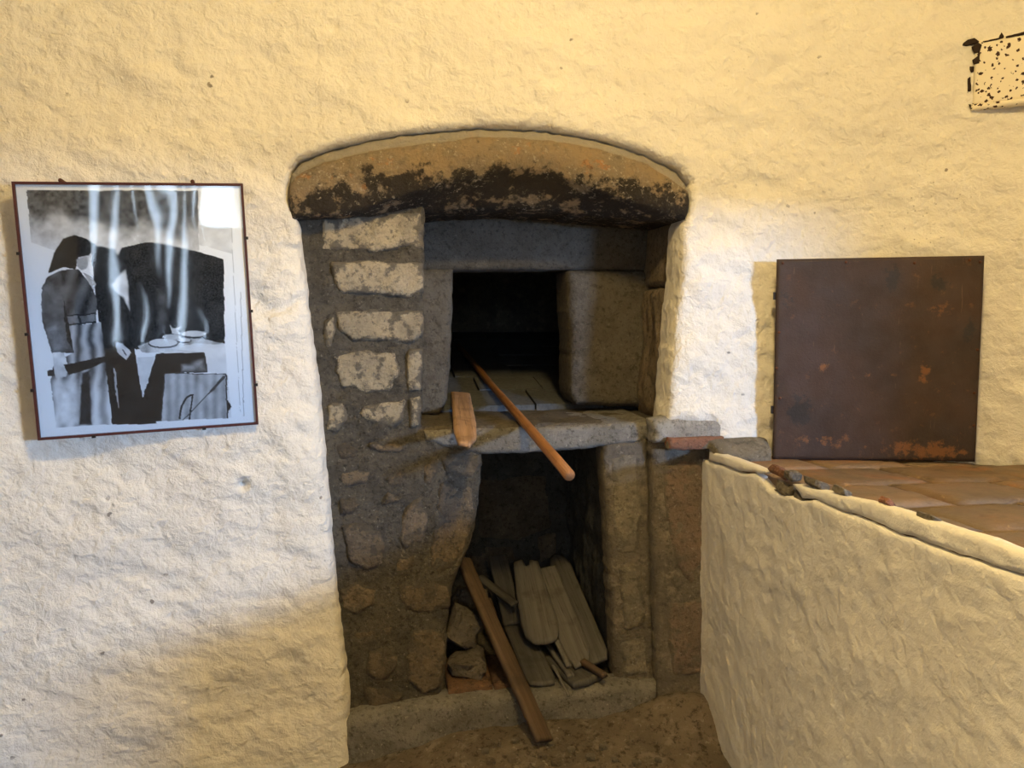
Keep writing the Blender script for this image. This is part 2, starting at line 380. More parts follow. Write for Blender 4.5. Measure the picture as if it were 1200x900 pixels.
def print_mat():
    t = NT('black_and_white_print'); g = t.math('ADD', t.attr('grey'), t.ramp(t.noise(260, 3, 0.7), 0.3, 0.7, -0.02, 0.02))
    n = t.new('ShaderNodeCombineColor'); t.l.new(t.math('MULTIPLY', g, 0.97), n.inputs[0]); t.l.new(g, n.inputs[1]); t.l.new(t.math('MULTIPLY', g, 1.01), n.inputs[2])
    return t.done(n.outputs[0], 0.6)
M_print = print_mat()
def glass_mat():
    m = bpy.data.materials.new('picture_glass'); m.use_nodes = True; t = m.node_tree; t.nodes.clear()
    o = t.nodes.new('ShaderNodeOutputMaterial'); mx = t.nodes.new('ShaderNodeMixShader'); tr = t.nodes.new('ShaderNodeBsdfTransparent')
    gl = t.nodes.new('ShaderNodeBsdfGlossy'); gl.inputs['Roughness'].default_value = 0.035; fr = t.nodes.new('ShaderNodeFresnel'); fr.inputs[0].default_value = 1.45
    ns = t.nodes.new('ShaderNodeTexNoise'); ns.inputs['Scale'].default_value = 5.0; ns.inputs['Detail'].default_value = 1
    g = t.nodes.new('ShaderNodeNewGeometry'); b = t.nodes.new('ShaderNodeBump'); b.inputs['Distance'].default_value = 0.004; b.inputs['Strength'].default_value = 0.35
    L = t.links; L.new(g.outputs['Position'], ns.inputs['Vector']); L.new(ns.outputs['Fac'], b.inputs['Height'])
    L.new(b.outputs['Normal'], gl.inputs['Normal']); L.new(fr.outputs[0], mx.inputs[0]); L.new(tr.outputs[0], mx.inputs[1]); L.new(gl.outputs[0], mx.inputs[2])
    L.new(mx.outputs[0], o.inputs[0]); return m
M_glass = glass_mat()
def plaque_mat():
    t = NT('mould_spotted_paint')
    v = t.math('ADD', t.voro(62), t.ramp(t.noise(140, 3), 0.3, 0.7, -0.16, 0.16))
    sel = t.math('ADD', t.ramp(t.noise(16, 3), 0.35, 0.65, -0.1, 0.12), 0.21)
    d = t.math('SUBTRACT', v, sel)
    col = t.mix(t.ramp(d, 0.05, 0.0), (0.80, 0.72, 0.56), (0.045, 0.02, 0.012))
    return t.done(col, 0.8, t.bump(t.noise(60, 4), 0.004, 0.5))
M_plaque = plaque_mat()
M_gapdark = flat('dark_gap_dirt', (0.03, 0.018, 0.012), 0.9)

# ------------------------------------------------------------------ room shell
FLOOR = -0.03; CEIL = 2.95; XL = -2.6; YR = -4.8
# plan curve of the front wall: flat round the oven, swinging forward on the left, rounding into the right-hand wall
def head(s):
    return np.where(s < 0.3, -rad(7.5)*sstep(-0.25, -0.45, s), rad(22)*sstep(1.10, 1.75, s) + rad(62)*sstep(1.70, 2.45, s))
ss = np.linspace(-3.2, 4.4, 3801); hh = head(ss); ds = ss[1]-ss[0]
k0 = np.argmin(abs(ss-0.3))
tx = np.cumsum(np.cos(hh))*ds; ty = -np.cumsum(np.sin(hh))*ds
tx += 0.3-tx[k0]; ty -= ty[k0]
def wallmap(u, v, h):
    x = np.interp(u, ss, tx); y = np.interp(u, ss, ty); a = np.interp(u, ss, hh)
    return np.c_[x - h*np.sin(a), y - h*np.cos(a), v]
def wall_y(x): return float(np.interp(x, tx, ty))
XR = float(np.interp(3.9, ss, tx))

hole_px = [(412, 905), (407, 800), (398, 740), (390, 660), (384, 580), (374, 470), (360, 360), (349, 262), (337, 232), (338, 200), (350, 186), (380, 174), (425, 163),
           (480, 154), (560, 147), (640, 150), (700, 160), (760, 179), (798, 198), (811, 214), (809, 248), (801, 264), (797, 330), (790, 400),
           (784, 470), (781, 496), (834, 500), (836, 905)]
hole = xz(hole_px, 0.0)
outer = np.array([(-1.75, FLOOR-0.12), (3.2, FLOOR-0.12), (3.2, CEIL), (-1.75, CEIL)])
dents = [(atY(284, 568, -.02), 0.013, 0.05), (atY(391, 30, 0), 0.012, 0.02), (atY(300, 355, 0), 0.05, .012)]
SHR = np.array([[0.8, 0, 0.5], [0, 1, 0], [-0.5, 0, 1.3]])
def wall_disp(u, v, d, B):
    r = 0.020*fbm(B, 0.55, 2, 5) + 0.014*fbm(B@SHR, 0.17, 3, 9) + 0.006*fbm(B@SHR, 0.06, 3, 21)
    r *= sstep(0, 0.05, d)*0.8+0.2
    r = r - 0.03*np.exp(-d/0.03)*(u < 0.2)*(v < 1.6)              # soft rounded jamb of the left plaster edge
    for c, w_, dp in dents:
        r = r - dp*np.exp(-(((u-c[0])**2+(v-c[2])**2)/w_**2))
    # slanting crease beside the picture
    c = atY(300, 356, 0); r = r - 0.012*np.exp(-((v-c[2]-0.02*np.sin(u*40))/0.008)**2)*sstep(-0.47, -0.40, u)*sstep(-0.25, -0.28, u)
    return r
wf = relief('wall_front', [outer, hole], wallmap, M_plaster, None, sp=0.0095, depth=0.15, edge=0.022, amp=0.0, rag=0.006, seed=3, disp=wall_disp)
tag(wf, 'uneven whitewashed plaster wall around the oven', None, None, 'structure')
def struct(name, bl, mat, label):
    return tag(boxes(name, bl, mat), label, None, None, 'structure')
XO = XR+0.36
struct('wall_left', [(XL-0.3, YR-0.3, FLOOR-0.3, XL, 3.4, CEIL)], M_ceil, 'plain plaster side wall of the room')
struct('ceiling', [(XL-0.3, YR-0.3, CEIL, XO, 3.4, CEIL+0.2)], M_ceil, 'plain plaster ceiling')
WY0, WY1, WZ0, WZ1 = -4.45, -1.9, 1.0, 1.71
struct('wall_right', [(XR, YR-0.3, FLOOR-0.3, XO, WY0, CEIL), (XR, WY1, FLOOR-0.3, XO, -1.1, CEIL), (XR, WY0, FLOOR-0.3, XO, WY1, WZ0), (XR, WY0, WZ1, XO, WY1, CEIL),
                      (XO-0.05, -1.1, FLOOR-0.3, XO, 3.4, CEIL)], M_ceil, 'plaster side wall with a deep window opening')
struct('wall_back_seal', [(XL-0.3, 3.2, FLOOR-0.3, XO, 3.4, CEIL)], M_mortar, 'unseen slab added behind the oven to keep daylight out')  # unseen, added so no daylight leaks in behind the front wall
DX0, DX1, DZ0, DZ1 = -0.95, 0.34, 0.72, 2.12
struct('wall_rear', [(XL-0.3, YR-0.25, FLOOR-0.3, DX0, YR, CEIL), (DX1, YR-0.25, FLOOR-0.3, XO, YR, CEIL), (DX0, YR-0.25, FLOOR-0.3, DX1, YR, DZ0), (DX0, YR-0.25, DZ1, DX1, YR, CEIL)], M_ceil, 'rear plaster wall with a curtained window')
# curtain strips in the rear window (their bright gaps mirror in the picture glass)
ct = empty('window_curtain', (-0.3, YR-0.06, DZ1), 'dark strip curtain hanging in the rear window', 'curtain')
cuts = [DX0-0.03, -0.80, -0.67, -0.50, -0.34, -0.26, -0.17, -0.06, 0.04]
for i in range(len(cuts)-1):
    a, b = cuts[i]+0.022, cuts[i+1]-0.018; V = []; Fc = []
    for k in range(25):
        z = DZ0-0.02+(DZ1-DZ0+0.02)*k/24; wv = 0.018*math.sin(3.1*z+i*1.7); tp = 0.016*sstep(1.9, 1.2, z)
        V += [(a+wv-tp*(i % 2), YR-0.07, z), (b+wv+tp, YR-0.06, z), (b+wv+tp, YR-0.085, z), (a+wv-tp*(i % 2), YR-0.085, z)]
        if k:
            q = 4*(k-1); Fc += [(q+j, q+(j+1) % 4, q+4+(j+1) % 4, q+4+j) for j in range(4)]
    link('curtain_strip', V, Fc, M_shade, ct)
boxes('curtain_rail', [(DX0-0.1, YR-0.10, DZ1-0.02, DX1+0.1, YR-0.04, DZ1+0.02)], M_shade, ct)
link('lower_panel', *boxv(0.02, YR-0.1, DZ0, DX1, YR-0.06, 1.72), M_shade, ct, smooth=False)

# floor of trodden earth
fx = np.array([(-1.8, -3.0), (3.2, -3.0), (3.2, 0.5), (-1.8, 0.5)])
hc = atZ(800, 850, 0.0)
def floor_disp(u, v, d, B):
    return -0.035*sstep(0.25, -0.15, u)+0.014*fbm(B, 0.16, 4, 31)+0.010*np.clip(fbm(B, 0.035, 3, 41), 0, 1) + 0.085*np.exp(-(((u-0.95)/0.16)**2+((v+0.0)/0.12)**2)) + 0.062*np.exp(-((v+0.0)/0.16)**2)*sstep(-0.2, 0.3, u)
fl = relief('floor', [fx], lambda u, v, h: np.c_[u, v, FLOOR+h], M_soil, None, sp=0.02, depth=0, edge=0, amp=0, disp=floor_disp)
def floor_z(x, y):
    u, v = np.array([x]), np.array([y]); return float(FLOOR+floor_disp(u, v, None, np.c_[u, v, np.array([FLOOR])])[0])
def on_floor(px, py):
    z = FLOOR
    for _ in range(12): p = atZ(px, py, z); z = floor_z(p[0], p[1])
    return np.array([p[0], p[1], z])
tag(fl, 'trodden brown earth floor in front of the oven', None, None, 'structure')
boxes('subfloor', [(XL-0.3, YR-0.3, FLOOR-0.3, XO, 3.4, FLOOR-0.11)], M_soil, fl)

# ------------------------------------------------------------------ bread oven set in the wall
oven = empty('bread_oven', (0.35, 0.2, FLOOR), 'old stone bread oven with charred arched lintel and square black mouth', 'oven')
YP, YI = 0.085, 0.40
# arched lintel
lin_px = [(340, 256), (338, 230), (339, 203), (352, 188), (380, 176), (425, 165), (480, 156), (560, 149), (640, 152), (700, 162), (760, 181), (797, 200), (809, 216), (806, 256),
          (770, 254), (720, 249), (660, 243), (600, 240), (540, 242), (490, 246), (420, 251)]
lin = xz(lin_px, 0.0)
topx = xz([(338, 203), (380, 176), (480, 156), (560, 149), (640, 152), (700, 162), (760, 181), (809, 216)], 0)
botx = xz([(340, 256), (490, 246), (560, 241), (600, 240), (660, 243), (806, 256)], 0)
chr_ = xz([(338, 256), (400, 250), (480, 226), (520, 212), (560, 205), (600, 197), (640, 200), (680, 214), (740, 236), (808, 254)], 0)
sot = xz([(338, 246), (370, 222), (420, 208), (470, 198), (500, 196), (560, 205), (600, 197), (650, 200), (700, 212), (750, 212), (808, 224)], 0)
cap = xz([(338, 216), (352, 202), (380, 190), (430, 178), (480, 170), (560, 160), (640, 163), (700, 173), (760, 192), (809, 224)], 0)
def lin_disp(u, v, d, B):
    c = np.interp(u, chr_[:, 0], chr_[:, 1]); b = np.interp(u, botx[:, 0], botx[:, 1]); t = np.interp(u, cap[:, 0], cap[:, 1])
    r = -0.13*np.clip((c-v)/np.maximum(c-b, 0.02), 0, 1.0)*sstep(0.0, 0.06, c-b)          # hollowed, burnt under edge
    r += 0.016*np.clip(1-((v-(c+t)/2)/np.maximum((t-c)/2, 0.03))**2, 0, 1)
    r -= 0.018*sstep(-0.004, 0.006, v-t)
    r -= 0.006*np.exp(-((v-(c+t)/2-0.012)/0.004)**2)*sstep(0.1, 0.3, u)*0
    return r + 0.006*fbm(B, 0.12, 3, 8)+0.004*fbm(B, 0.03, 3, 12)
relief('arch_lintel', [lin], planeY(0.004), M_lintel, oven, sp=0.006, depth=0.42, edge=0.014, amp=0.0, rag=0.005, seed=11, disp=lin_disp,
       attrs={'soot': lambda u, v, d, B: sstep(-0.06, 0.06, np.interp(u, sot[:, 0], sot[:, 1])-v)*0.75,
              'cap': lambda u, v, d, B: sstep(-0.006, 0.008, v-np.interp(u, cap[:, 0], cap[:, 1]))})

# left pier: mortar bed with bricks and rubble
pier_px = [(318, 244), (497, 240), (496, 400), (494, 506), (520, 519), (566, 528), (562, 580), (556, 622), (546, 652), (529, 690), (524, 740), (521, 806), (515, 820), (380, 850), (365, 700), (345, 500), (325, 350)]
pier = relief('mortar_bed', [xz(pier_px, YP)], planeY(YP), M_mortar, oven, sp=0.008, depth=0.34, edge=0.018, amp=0.013, nsc=0.07, rag=0.006, seed=5,
              disp=lambda u, v, d, B: 0.006*fbm(B, 0.025, 3, 77))
def R_(x0, y0, x1, y1): return [(x0, y0), (x1, y0), (x1, y1), (x0, y1)]
bricks = [  # outlines of the pale dressed blocks
    [(376, 256), (420, 252), (495, 247), (497, 292), (470, 290), (440, 297), (400, 294), (374, 296)],
    [(386, 307), (440, 304), (497, 308), (497, 342), (480, 350), (440, 345), (398, 343), (390, 330)],
    [(390, 364), (440, 362), (496, 364), (496, 395), (484, 404), (455, 399), (412, 399), (398, 388)],
    [(393, 414), (420, 410), (465, 412), (471, 440), (462, 458), (430, 462), (400, 456), (391, 436)],
    [(476, 410), (495, 408), (494, 458), (477, 460)],
    [(379, 376), (391, 370), (395, 392), (390, 409), (380, 404)],
    [(424, 474), (476, 468), (476, 494), (460, 503), (428, 496), (420, 486)],
    [(478, 466), (494, 464), (493, 500), (480, 502)],
    [(383, 474), (404, 470), (408, 490), (396, 508), (381, 505)]]
rubble = [
    [(392, 520), (408, 514), (422, 528), (416, 541), (398, 538)],
    [(432, 520), (455, 518), (478, 521), (474, 530), (450, 531), (431, 529)],
    [(400, 552), (420, 546), (438, 552), (430, 566), (408, 574), (398, 566)],
    [(452, 562), (470, 544), (482, 541), (480, 558), (470, 573), (455, 570)],
    [(494, 548), (512, 534), (515, 552), (506, 568), (496, 566)],
    [(516, 538), (560, 532), (566, 546), (555, 562), (520, 556)],
    [(444, 590), (456, 576), (476, 584), (470, 592), (450, 594)],
    [(396, 584), (418, 578), (424, 592), (412, 602), (398, 606)],
    [(398, 616), (425, 612), (446, 620), (456, 642), (448, 664), (430, 670), (408, 656)],
    [(474, 596), (494, 578), (502, 600), (496, 636), (474, 646), (466, 630)],
    [(516, 566), (552, 568), (556, 600), (546, 642), (532, 668), (512, 674), (500, 662), (506, 620)],
    [(464, 652), (488, 650), (490, 664), (474, 674), (462, 670)],
    [(466, 684), (500, 680), (530, 684), (529, 712), (505, 722), (478, 716), (464, 704)],
    [(412, 740), (440, 732), (464, 734), (460, 746), (420, 752)],
    [(430, 764), (452, 758), (468, 768), (460, 790), (440, 800), (428, 786)],
    [(482, 740), (502, 734), (522, 740), (522, 772), (518, 806), (496, 816), (478, 800), (474, 770)],
    [(398, 690), (416, 682), (442, 690), (440, 710), (418, 722), (400, 714)],
    [(424, 802), (452, 806), (474, 812), (468, 828), (430, 832)]]
def stones(lst, name, mat, parent, Y, proud, seed0, sp=0.008, rag=0.006):
    for i, p in enumerate(lst):
        relief(name, [xz(p, Y)], planeY(Y-proud*(0.7+0.6*((i*37) % 10)/10)), mat, parent, sp=sp, depth=0.05, edge=0.02, amp=0.009, nsc=0.045, rag=rag, seed=seed0+i*3,
               attrs={'rim': lambda u, v, d, B: np.exp(-d/0.011)})
stones(bricks, 'brick', M_brick, pier, YP, 0.013, 100, 0.007, 0.008)
stones(rubble, 'stone', M_rubble, pier, YP, 0.010, 200, 0.007, 0.012)

# inner face of the oven: lintel slab, two jamb stones, sill
relief('inner_lintel', [xz([(480, 222), (775, 222), (772, 318), (690, 316), (600, 316), (480, 317)], YI)], planeY(YI), M_grey, oven, sp=0.012, depth=0.22, edge=0.015, amp=0.006, nsc=0.1, rag=0.004, seed=41)
relief('jamb_stone', [xz([(480, 315), (531, 315), (530, 360), (528, 420), (524, 468), (514, 487), (480, 487)], YI)], planeY(YI-0.012), M_grey, oven, sp=0.010, depth=0.22, edge=0.022, amp=0.006, rag=0.004, seed=42)
relief('jamb_stone', [xz([(665, 317), (772, 317), (772, 478), (700, 475), (674, 474), (667, 462), (668, 400), (664, 350)], YI)], planeY(YI-0.02), M_grey, oven, sp=0.010, depth=0.22, edge=0.03, amp=0.009, nsc=0.07, rag=0.005, seed=43)
ZS = 1.03
sill = relief('sill', [xz([(497, 505), (560, 503), (660, 500), (764, 494), (764, 516), (700, 525), (650, 530), (566, 533), (520, 524), (499, 517)], 0.074)], planeY(0.074), M_curb, oven, sp=0.010, depth=0.62, edge=0.014, amp=0.005, rag=0.004, seed=44)
relief('sill_top', [np.array([(0.02, 0.095), (0.95, 0.085), (0.95, 0.62), (0.02, 0.62)])], lambda u, v, h: np.c_[u, v, ZS-0.004+h], M_sill, oven, sp=0.014, depth=0.03, edge=0.012, amp=0.006, nsc=0.08, rag=0.006, seed=45)
# right reveal: two ochre blocks running back from the plaster edge
xb = 0.925
def reveal(z0, z1, dx0, seed, amp):
    f, L = quadmap((xb+dx0-0.02, YI+0.02, z0), (xb+dx0+0.0, 0.035, z0), (xb+dx0+0.012, 0.035, z1), (xb+dx0-0.0, YI+0.02, z1))
    return relief('reveal_block', [L], f, M_jamb, oven, sp=0.011, depth=0.05, edge=0.02, amp=amp, nsc=0.11, rag=0.006, seed=seed,
                  disp=lambda u, v, d, B: 0.006*fbm(B*np.array([1, 1, .35]), 0.03, 3, seed+5))
z_a = atY(800, 334, 0)[2]
reveal(z_a+0.004, 1.73, 0.008, 51, 0.006)
reveal(ZS-0.02, z_a-0.004, -0.012, 52, 0.02)
# lower wood niche
YB = 0.74
pin = relief('pier_block', [xz([(706, 522), (760, 511), (764, 640), (768, 806), (722, 800), (718, 720), (713, 620)], 0.075)], planeY(0.075), M_pier, oven, sp=0.010, depth=0.10, edge=0.018, amp=0.008, nsc=0.08, rag=0.006, seed=61)
pout = relief('pier_block', [xz([(764, 510), (845, 506), (845, 850), (772, 830), (768, 700), (766, 600)], 0.03)], planeY(0.03), M_pier, oven, sp=0.010, depth=0.12, edge=0.016, amp=0.009, nsc=0.09, rag=0.006, seed=62)
stones([[(712, 534), (748, 528), (754, 600), (748, 648), (722, 652), (716, 600)], [(724, 664), (752, 660), (758, 730), (730, 742)], [(726, 752), (758, 744), (762, 790), (730, 794)]], 'stone', M_pierl, pin, 0.075, 0.008, 500, 0.009, 0.010)
stones([[(774, 548), (798, 538), (824, 540), (830, 640), (812, 690), (788, 660), (776, 600)], [(778, 700), (800, 706), (830, 690), (832, 790), (786, 796)]], 'stone', M_pink, pout, 0.03, 0.008, 520, 0.009, 0.010)
a0 = atY(712, 600, 0.09)[0]; b0 = atY(655, 600, YB)[0]
a1 = atY(721, 780, 0.085)[0]+0.008
f, L = quadmap((b0+0.075, YB+0.03, 0.05), (a1+0.012, 0.085, 0.05), (a0, 0.085, ZS-0.03), (b0, YB+0.03, ZS-0.03))
relief('niche_side_wall', [L], f, M_greyd, oven, sp=0.010, depth=0.05, edge=0.0, amp=0.012, nsc=0.09, seed=63,
       disp=lambda u, v, d, B: 0.012*fbm(B*np.array([1, 1, .25]), 0.022, 3, 64))
nb = relief('niche_back_wall', [xz(R_(470, 480, 700, 800), YB)], planeY(YB), M_greyd, oven, sp=0.014, depth=0.05, edge=0, amp=0.012, nsc=0.09, seed=65)
stones([[(558, 560), (640, 556), (648, 618), (610, 634), (560, 632)], [(566, 640), (600, 642), (604, 660), (570, 668)], [(628, 628), (652, 624), (654, 652), (632, 660)], [(548, 648), (572, 646), (575, 690), (552, 692)]], 'stone', M_cobble, nb, YB, 0.012, 320, 0.012)
ZN = 0.115
relief('niche_floor', [np.array([(0.12, 0.075), (0.78, 0.075), (0.72, 0.78), (0.12, 0.78)])], lambda u, v, h: np.c_[u, v, ZN+h], M_mortar, oven, sp=0.02, depth=0.1, edge=0, amp=0.01, seed=66)
p0, p1 = atZ(525, 806, ZN+0.03), atZ(612, 800, ZN+0.03)
for i in range(2):
    xa = p0[0]+i*(p1[0]-p0[0])*0.62; xb_ = xa+(p1[0]-p0[0])*0.6
    relief('hearth_tile', [np.array([(xa, p0[1]), (xb_, p0[1]+0.004), (xb_, p0[1]+0.26), (xa, p0[1]+0.26)])], lambda u, v, h: np.c_[u, v, ZN+0.03+h], M_nichetile, oven, sp=0.02, depth=0.03, edge=0.006, amp=0.003, rag=0.002, seed=67+i)
relief('curb', [xz([(400, 842), (480, 830), (560, 819), (660, 811), (740, 803), (772, 803), (776, 880), (700, 885), (620, 890), (540, 895), (402, 908)], 0.02)], planeY(0.02), M_curb, oven, sp=0.010, depth=0.10, edge=0.035, amp=0.010, nsc=0.08, rag=0.006, seed=71)
# baking chamber
ZF0, ZF1, YC1 = 1.035, 1.275, 2.45
fz = lambda y: ZF0+(ZF1-ZF0)*np.clip((y-YI)/(YC1-YI), 0, 1)
chf = empty('baking_chamber', (0.4, 1.4, 1.0)); chf.parent = oven; chf.matrix_parent_inverse = world_of(oven).inverted()
nrow = 7; ncol = 7
for i in range(nrow):
    for j in range(ncol):
        y0 = 0.50+(YC1-0.50)*i/nrow; y1 = 0.50+(YC1-0.50)*(i+1)/nrow-0.006; x0 = -0.55+0.27*j+(0.08 if i % 2 else 0); x1 = x0+0.263
        c = [(x0, y0, fz(y0)), (x1, y0, fz(y0)), (x1, y1, fz(y1)), (x0, y1, fz(y1))]; dz = 0.003*math.sin(i*5.1+j*3.3)
        V = np.array([(a, b, q+dz) for a, b, q in c]+[(a, b, q-0.03) for a, b, q in c])
        link('floor_slab', V, [(0, 1, 2, 3), (0, 4, 5, 1), (1, 5, 6, 2), (2, 6, 7, 3), (3, 7, 4, 0)], M_ovenfloor, chf, smooth=False)
V, Fc = [], []; na, nr = 28, 14
for r in range(nr+1):
    y = 0.60+(YC1-0.60)*r/nr; k = math.sin(math.pi*(0.14+0.62*r/nr)); rx = 0.52+0.48*k; rz = 0.60+0.12*k
    for a in range(na+1):
        t = math.pi*a/na; V.append((0.41-rx*math.cos(t), y, float(fz(y))-0.03+(rz+0.03)*math.sin(t)))
for r in range(nr):
    for a in range(na): q = r*(na+1)+a; Fc.append((q, q+1, q+na+2, q+na+1))
Fc.append(tuple(range(nr*(na+1), (nr+1)*(na+1))))
V = np.array(V); V = V+(0.012*fbm(V, 0.1, 3, 90))[:, None]*np.array([1, 0, 1])
link('vault', V, Fc, M_pier, chf)
boxes('vault_end', [(-0.8, 0.585, 0.9, 0.12, 0.62, 2.3), (0.70, 0.585, 0.9, 1.7, 0.62, 2.3), (0.1, 0.585, 1.56, 0.72, 0.62, 2.3)], M_greyd, chf)

# ------------------------------------------------------------------ whitewashed counter on the right
counter = empty('masonry_counter', (1.6, -0.9, FLOOR), 'whitewashed masonry counter with cracked edge and worn terracotta tile top', 'counter')
CL, TZ = 2.3, 0.916
def face_x(t, z): return 1.025-0.012*z/0.93+0.075*t*np.clip(z/0.93, 0, 1.1)
def topz(t): return TZ+0.022*t
def facemap(u, v, h): return np.c_[face_x(u, v)-h, -u, v]
def tz(px, py):
    X = 1.05
    for _ in range(12):
        P = atX(px, py, X); X = float(face_x(-P[1], P[2]))
    return -P[1], P[2]
def zoom4(l): return [tz(740+a/2.609, 460+b/2.609) for a, b in l]
crack = zoom4([(235, 212), (285, 228), (330, 248), (372, 248), (385, 256), (405, 280), (425, 302), (520, 331), (560, 331), (600, 350), (640, 366), (690, 380), (740, 402), (790, 424), (820, 440), (860, 446), (890, 462), (940, 480), (1000, 502), (1060, 518), (1120, 542), (1200, 566)])
ct_, cz_ = np.array([c[0] for c in crack]), np.array([c[1] for c in crack])
ext = [(CL, cz_[-1]+0.022*(CL-ct_[-1]))]
low = [(-0.05, FLOOR-0.05), (CL, FLOOR-0.05)] + ext + [tuple(c) for c in crack[::-1]] + [(-0.05, crack[0][1])]
gap = 0.006
def fdisp(u, v, d, B): return 0.006*fbm(B, 0.25, 2, 81)+0.004*fbm(B, 0.06, 3, 82)+0.004*np.clip(fbm(B, 0.02, 2, 83), 0.15, 1)
body = relief('plaster_face', [np.array(low)], facemap, M_plaster_b, counter, sp=0.009, depth=0.03, edge=0.003, amp=0, rag=0.003, seed=84, disp=fdisp)
def strip(pts_top, i0, i1, seed):
    bot = [(c[0], c[1]+gap) for c in crack[i0:i1]]
    return relief('plaster_edge', [np.array(bot+pts_top[::-1])], facemap, M_plaster_b, counter, sp=0.008, depth=0.03, edge=0.003, amp=0.005, rag=0.0015, seed=seed)
strip(zoom4([(236, 178), (300, 200), (360, 222), (420, 246)]), 0, 5, 85)
tp = zoom4([(488, 280), (560, 296), (640, 318), (740, 338), (880, 384), (960, 412), (1080, 446), (1200, 496)])
bot = [(c[0], c[1]+gap) for c in crack[7:]]+[(CL, ext[0][1]+gap)]
relief('plaster_edge', [np.array(bot+[(CL, topz(CL)-0.03)]+tp[::-1])], facemap, M_plaster_b, counter, sp=0.008, depth=0.03, edge=0.003, amp=0.005, rag=0.0015, seed=86)
# masonry core behind the plaster
V = []; NT_ = 16
xw = lambda t: float(np.interp(max(t, 0.12), -ty[k0:], tx[k0:]))-0.02
for k in range(NT_+1):
    t = -0.02+(CL+0.02)*k/NT_
    V += [(face_x(t, 0)+0.016, -t, FLOOR-0.05), (face_x(t, .9)+0.016, -t, topz(t)-0.028), (xw(t), -t, topz(t)-0.028), (xw(t), -t, FLOOR-0.05)]
Fc = [(4*k+j, 4*k+4+j, 4*k+4+(j+1) % 4, 4*k+(j+1) % 4) for k in range(NT_) for j in range(4)]+[(0, 1, 2, 3), (4*NT_+3, 4*NT_+2, 4*NT_+1, 4*NT_)]
link('masonry_core', V, Fc, M_mortar, counter, smooth=False)
# tiles: rows follow the front edge, each a little out of level
rng = random.Random(5)
tw, tl = 0.30, 0.265
for i in range(9):
    for j in range(5):
        t0, t1 = -0.02+i*tl, -0.02+(i+1)*tl-0.007
        xs = -0.03 if j == 0 else 0
        off = 0.15 if i % 2 else 0.0
        u0, u1 = max(0, j*tw-off), (j+1)*tw-off-0.007
        if u1-u0 < 0.05: continue
        xa = lambda t, u: face_x(t, 0.93)+u
        c = [(xa(t1, u0), -t1), (xa(t1, u1), -t1), (xa(t0, u1), -t0), (xa(t0, u0), -t0)]
        if min(p[0] for p in c) > XR or all(p[1] > wall_y(p[0])+0.03 for p in c): continue
        c = [(min(x, float(np.interp(max(-y, 0.02), -ty[k0:], tx[k0:]))+0.08), y) for x, y in c]
        c = [(x, min(y, wall_y(x)+0.08)) for x, y in c]
        if abs(sum(c[q][0]*c[(q+1) % 4][1]-c[(q+1) % 4][0]*c[q][1] for q in range(4)))/2 < 0.012: continue
        if j == 0:
            m = 0.018 if i in (0, 1, 2) else 0.006; c[0] = (c[0][0]+m*rng.random()+0.012, c[0][1]); c[3] = (c[3][0]+m*rng.random()+0.012, c[3][1])
        z0 = rng.uniform(-0.003, 0.003); sl = rng.uniform(-0.01, 0.01); mx = sum(p[0] for p in c)/4
        relief('tile', [np.array(c)], (lambda z0, sl, mx: lambda u, v, h: np.c_[u, v, topz(-np.asarray(v))+z0+sl*(np.asarray(u)-mx)+h])(z0, sl, mx), M_tile, counter,
               sp=0.03, depth=0.03, edge=0.008, amp=0.003, nsc=0.08, rag=0.004, seed=400+i*9+j)
# mortar fillet against the wall, broken brick showing in the gap of the plaster
relief('mortar_fillet', [xz([(766, 493), (785, 488), (820, 486), (850, 488), (870, 496), (870, 522), (768, 520)], -0.01)], planeY(-0.010), M_fillet, counter, sp=0.009, depth=0.08, edge=0.03, amp=0.007, rag=0.005, seed=91)
x0_ = atY(784, 514, -0.032)[0]
sl_ = np.array([(x0_, -0.032), (1.012, -0.036), (1.034, -0.105), (1.20, -0.10), (1.22, 0.05), (x0_+0.005, 0.05)])
relief('tile', [sl_], lambda u, v, h: np.c_[u, v, 0.984+np.minimum(0, (np.asarray(v)+0.036)*0.62)+h], M_pierl, counter, sp=0.012, depth=0.03, edge=0.004, amp=0.004, rag=0.003, seed=93)
relief('brick_end', [xz([(784, 514), (849, 512), (850, 525), (802, 528), (785, 526)], -0.036)], planeY(-0.036), M_redbrick, counter, sp=0.008, depth=0.05, edge=0.005, amp=0.004, rag=0.003, seed=92)
for i, (a, b, r, rr) in enumerate([(432, 232, (0.022, 0.03, 0.014), 0.2), (468, 245, (0.02, 0.025, 0.014), -0.3), (455, 290, (0.02, 0.04, 0.018), 0.3), (500, 315, (0.018, 0.03, 0.014), 0.3), (540, 268, (0.025, 0.04, 0.012), 0.1), (620, 292, (0.016, 0.03, 0.010), 0.2), (752, 322, (0.012, 0.02, 0.008), 0.4), (880, 372, (0.018, 0.03, 0.008), 0.1)]):
    t, z = tz(740+a/2.609, 460+b/2.609)
    rock('brick_chip', (face_x(t, z)+0.022, -t, z-0.010), r, M_redbrick if i in (0, 6) else M_pier, counter, seed=i, rot=rr+0.35, amp=0.5, n=5)

